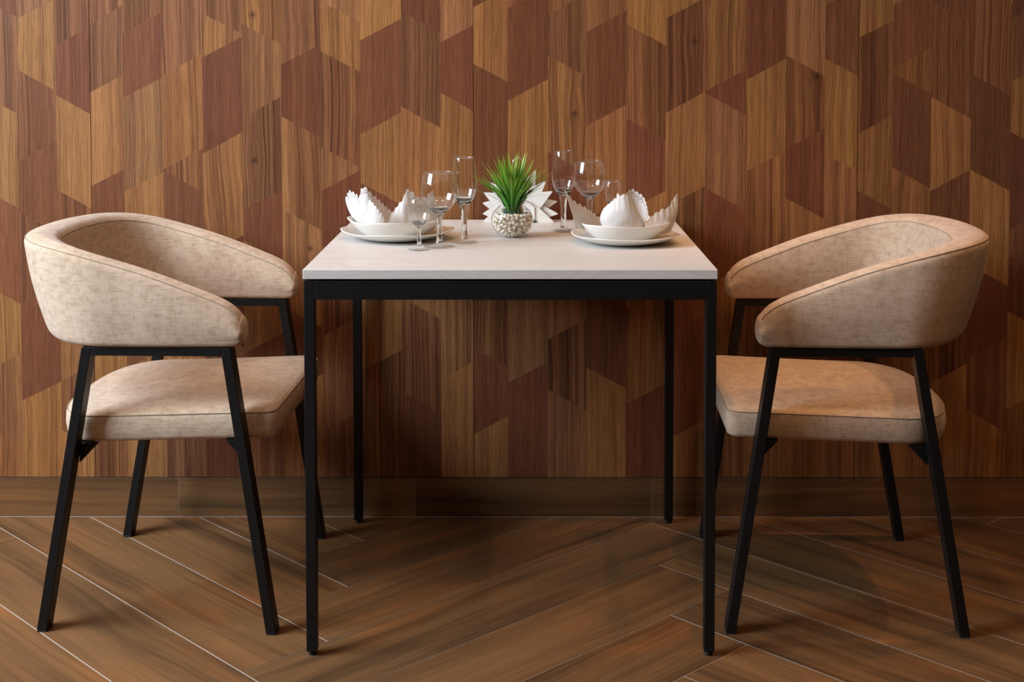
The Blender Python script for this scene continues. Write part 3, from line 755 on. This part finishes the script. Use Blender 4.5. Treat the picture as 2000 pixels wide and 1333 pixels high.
def build_pebbles():
    rnd = random.Random(11); shapes = [pebble_mesh(rnd, k) for k in range(6)]
    cz = VZ - zoff; R = .0050; top = .0515; pts = []
    def ok(p, dmin):
        return all((p - q).length > dmin for q in pts)
    a, c = VA - .0018 - R*.95, VC - .0016 - R*.95
    # outer layer against the glass, then the top layer, then the core
    for n_try, mode in ((9000, 0), (3000, 1), (3000, 2)):
        for _ in range(n_try):
            if mode == 0:
                u = rnd.uniform(-1, 1); ph = rnd.uniform(0, 2*PI); s = math.sqrt(1-u*u); p = Vector((a*s*math.cos(ph), a*s*math.sin(ph), cz + c*u))
            else:
                f = rnd.uniform(0, 1)**.5; ph = rnd.uniform(0, 2*PI); z = top - rnd.uniform(0, .003) if mode == 1 else rnd.uniform(.006, top)
                w = 1 - ((z-cz)/c)**2
                if w <= 0: continue
                rr = a*math.sqrt(w)*f; p = Vector((rr*math.cos(ph), rr*math.sin(ph), z))
            if p.z > top or p.z < R*.9 + .0012: continue
            if mode == 2 and ((p.x**2+p.y**2)/(a-.006)**2 + ((p.z-cz)/(c-.006))**2) < .55: continue
            if ok(p, R*1.6): pts.append(p)
    pts.sort(key=lambda p: p.y - .35*p.z)
    rest = MB()
    for k, p in enumerate(pts):
        rot = Matrix.Rotation(rnd.uniform(0, 6.28), 4, 'Z') @ Matrix.Rotation(rnd.uniform(-.7, .7), 4, 'X') @ Matrix.Rotation(rnd.uniform(-.7, .7), 4, 'Y')
        sc = R*rnd.uniform(.88, 1.08); w = Vector((VX, VY, H)) + p; sh = shapes[k % 6]
        if k < 230:
            o = bpy.data.objects.new('pebble', sh); COL.objects.link(o); o.location = w
            o.rotation_euler = rot.to_euler(); o.scale = (sc,)*3
            tag(o, 'small cream pebble in the round glass bowl under the grass', 'pebble', 'pebbles in the glass bowl')
        else:
            rest.add([w + (rot @ (v.co*sc)) for v in sh.vertices], [tuple(f.vertices) for f in sh.polygons])
    if rest.v:
        tag(rest.build('pebbles', PEBBLE, smooth=True, recalc=False), 'cream pebbles packed at the back and middle of the round glass bowl', 'pebbles', kind='stuff')
build_pebbles()
def build_grass():
    rnd = random.Random(23)
    t = thing('artificial_grass', 'bushy tuft of bright green artificial grass rising from the pebble-filled bowl', 'plant', (VX, VY, H + .046))
    b = MB(); uvs = []; cols = []
    def blade(ang, lean, L, w, droop, r0, curl, tint):
        d = Vector((math.cos(ang), math.sin(ang), 0)); side = Vector((-d.y, d.x, 0)); n = 9
        p = d*r0 + Vector((0,0,.002)); th = lean; pts = []
        for k in range(n+1):
            pts.append(p.copy()); f = k/n
            th_k = th*(.35+.65*min(1, f*2.2)) + droop*f**2.2
            p = p + (d*math.sin(th_k) + Vector((0,0,1))*math.cos(th_k) + side*curl*f)*(L/n)
        o = len(b.v)
        for k, q in enumerate(pts):
            f = k/n; ww = w*(.55 + .45*min(1, f*3))*(1 - max(0, (f-.35)/.65)**1.5)*.5 + .00012
            tw = side*math.cos(curl*2) + d*math.sin(curl*2)
            fold = Vector((-d.x*.5, -d.y*.5, .5))*ww*.5
            b.v += [tuple(q - tw*ww + fold), tuple(q), tuple(q + tw*ww + fold)]
        for k in range(n):
            for s in (0, 1):
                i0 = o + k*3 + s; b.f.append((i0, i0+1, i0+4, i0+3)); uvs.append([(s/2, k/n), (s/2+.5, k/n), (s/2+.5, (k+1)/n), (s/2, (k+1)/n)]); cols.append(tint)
    for k in range(170):
        ang = rnd.uniform(0, 2*PI); f = rnd.random(); lean = .05 + .90*f**1.05; L = rnd.uniform(.108, .152)*(1 - .05*f)
        g = rnd.uniform(.65, 1.25)
        blade(ang, lean, L, rnd.uniform(.0040, .0086), rnd.uniform(-.05, .42)*f, rnd.uniform(.0, .013), rnd.uniform(-.14, .14), (g*rnd.uniform(.85,1.15), g, g*.9, 1))
    for ang, lean, L, dr in ((-.05, .75, .125, 1.55), (-.12, .95, .11, 1.3), (3.1, .95, .10, .5), (3.3, 1.0, .10, .35), (2.9, .9, .115, .4), (.15, .85, .12, .1), (3.0, .8, .13, .1)):
        blade(ang, lean, L, .0034, dr, .008, .02, (.9, 1, .8, 1))
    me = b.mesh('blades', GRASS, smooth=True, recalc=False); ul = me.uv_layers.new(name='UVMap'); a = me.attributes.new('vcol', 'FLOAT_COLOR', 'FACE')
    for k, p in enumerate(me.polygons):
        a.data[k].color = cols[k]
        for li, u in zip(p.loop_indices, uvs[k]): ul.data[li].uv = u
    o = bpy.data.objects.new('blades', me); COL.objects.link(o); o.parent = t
    # plug of short stubs that the blades grow from, set into the pebbles
    b = MB()
    for k in range(60):
        an = rnd.uniform(0, 2*PI); r = .0165*math.sqrt(rnd.random()); q = Vector((r*math.cos(an), r*math.sin(an), .0035)); e = q + Vector((q.x*.5, q.y*.5, rnd.uniform(.008, .016)))
        b.tube([q, q.lerp(e, .5), e], [.0016, .0013, .0004], 5)
    b.lathe([(0,.0030),(.017,.0030),(.0185,.006),(.016,.010),(0,.011)], 20)
    g2 = mat_plain('dark_green_plastic', (.018,.06,.016), .5, 60, .3); b.build('plug', g2, t, smooth=True)
build_grass()

# ------------------------------------------------------------------ napkin holder with a fan of paper napkins
NX, NY, NZ = .0125, .7275, .0285
def build_holder():
    t = thing('napkin_holder', 'chrome napkin holder with a wire loop handle behind the grass plant', 'napkin holder', (NX, NY, H))
    b = MB(); b.box(-.046, .046, -.013, .013, .004, .0062); b.build('base', CHROME, t, bevel=.0008)
    for s in (-1, 1):
        b = MB(); b.box(s*.040-.0045, s*.040+.0045, -.0145, .0145, 0, .0042); b.build('foot', RUBBER, t, bevel=.0006)
        b = MB(); y = s*.0128
        P = [(.040*q, y, .006) for q in (-1,)] + [(-.040, y, z) for z in (.02, .034)] + [(-.040*math.cos(PI*k/12), y, .034 + .022*math.sin(PI*k/12)) for k in range(1, 12)] + [(.040, y, z) for z in (.034, .02, .006)]
        b.tube(P, .0014, 8); b.build('wire_side', CHROME, t, smooth=True)
    b = MB(); P = [(-.0135, 0, z) for z in (.006, .05, .10, .13)] + [(-.0135*math.cos(PI*k/14), 0, .144 + .0145*math.sin(PI*k/14)) for k in range(15)] + [(.0135, 0, z) for z in (.13, .10, .05, .006)]
    b.tube(P, .0016, 10); b.build('loop_handle', CHROME, t, smooth=True)
build_holder()
def build_fan():
    angs = [-17.5, -5, 12.5, 29.5, 46.5, 66, 88, 112, 134, 152, 168.5, 184.5, 197.5]
    words = ['lowest on the right, touching the table', 'second from the bottom on the right', 'third from the bottom on the right', 'fourth from the bottom on the right', 'fifth from the bottom on the right',
             'pointing up and right beside the loop handle', 'pointing straight up behind the grass', 'pointing up and left behind the grass', 'fifth from the bottom on the left', 'fourth from the bottom on the left',
             'third from the bottom on the left', 'second from the bottom on the left', 'lowest on the left, touching the table']
    R = [.0915, .0985, .0985, .097, .099, .108, .10, .10, .098, .096, .090, .088, .0915]
    for k, (a, w) in enumerate(zip(angs, words)):
        b = MB(); r = R[k]; y = -.0105 + .021*((k*5) % 13)/12; th = .0013
        q = [(.012, 0), (.044, -.024), (r, 0), (.044, .024)]
        ca, sa = math.cos(math.radians(a)), math.sin(math.radians(a))
        for ply in (0, 1):
            yy = y + ply*.0009 - .0004; sk = .0022*ply; pl = [(x*(1-.02*ply), z + sk*(x/.1)) for x, z in q]
            P0 = [(x*ca - z*sa, yy - th*.28, x*sa + z*ca) for x, z in pl]; P1 = [(x, yv + th*.5, z) for x, yv, z in P0]
            b.prism(P0, P1)
        o = b.build('paper_napkin', PAPER, loc=(NX, NY, H + NZ))
        tag(o, 'folded white paper napkin in the fan, ' + w, 'napkin', 'paper napkins fanned out in the chrome holder')
build_fan()

# ------------------------------------------------------------------ light
def area(name, loc, target, sx, sy, power, col, spread=None):
    d = bpy.data.lights.new(name, 'AREA'); d.shape = 'RECTANGLE'; d.size = sx; d.size_y = sy; d.energy = power; d.color = col
    if spread: d.spread = spread
    o = bpy.data.objects.new(name, d); COL.objects.link(o); o.location = loc
    o.rotation_euler = (Vector(target) - Vector(loc)).to_track_quat('-Z', 'Y').to_euler(); return o
def spot(name, loc, target, power, col, ang=70, blend=.6, r=.035):
    d = bpy.data.lights.new(name, 'SPOT'); d.energy = power; d.color = col; d.spot_size = math.radians(ang); d.spot_blend = blend; d.shadow_soft_size = r
    o = bpy.data.objects.new(name, d); COL.objects.link(o); o.location = loc
    o.rotation_euler = (Vector(target) - Vector(loc)).to_track_quat('-Z', 'Y').to_euler(); return o
area('daylight_window', (-2.7, -.8, 2.0), (-.55, .15, .7), 1.6, 1.5, 186, (.68,.835,1.0))
WARM = (1.0, .57, .27)
spot('ceiling_spot', (0, .42, 2.75), (0, .42, 0), 35, WARM, 66, .8)
for x, y, tx, p, a in ((-1.25, .1, -.9, 12, 50), (.85, .42, .7, 30, 32), (1.7, .62, .72, 46, 30)):
    spot('ceiling_spot', (x, y, 2.75), (tx, .38, .45), p, WARM, a, .8, .022)
for x, p in ((-.8, 23), (.55, 27), (1.45, 25)):
    spot('front_ceiling_spot', (x, -1.05, 2.75), (x*.85, .2, .6), p, (1.0, .60, .32), 66, .8, .09)
w = bpy.data.worlds.new('World'); S.world = w; w.use_nodes = True
w.node_tree.nodes['Background'].inputs[0].default_value = (1.0, .56, .26, 1); w.node_tree.nodes['Background'].inputs[1].default_value = .043
cb = MB(); cb.box(-3.6, 3.6, -3.2, .92, 2.86, 2.95)
tag(cb.build('ceiling', mat_plain('ceiling_paint', (.75,.72,.68), .9)), kind='structure')

# ------------------------------------------------------------------ camera
cd = bpy.data.cameras.new('camera'); cam = bpy.data.objects.new('camera', cd); COL.objects.link(cam)
cam.location = (.0277, -2.61488, 1.18585)
yaw, pit, rol = .00382, .0462, .00055
M3 = Matrix.Rotation(yaw, 3, 'Z') @ Matrix.Rotation(-pit, 3, 'X') @ Matrix.Rotation(rol, 3, 'Y')
right, fwd, upv = M3 @ Vector((1,0,0)), M3 @ Vector((0,1,0)), M3 @ Vector((0,0,1))
R3 = Matrix((right, upv, -fwd)).transposed(); cam.rotation_euler = R3.to_euler()
cd.sensor_width = 36; cd.sensor_fit = 'HORIZONTAL'; cd.lens = 2668.807/2000*36
cd.shift_x = (1000 - 1014.0)/2000; cd.shift_y = (219.76 - 666.5)/2000
S.camera = cam
S.view_settings.view_transform = 'Standard'; S.view_settings.look = 'None'; S.view_settings.gamma = 1; S.view_settings.exposure = 0.0
S.view_settings.use_curve_mapping = False
S.cycles.max_bounces = 14; S.cycles.transparent_max_bounces = 24; S.cycles.transmission_bounces = 12
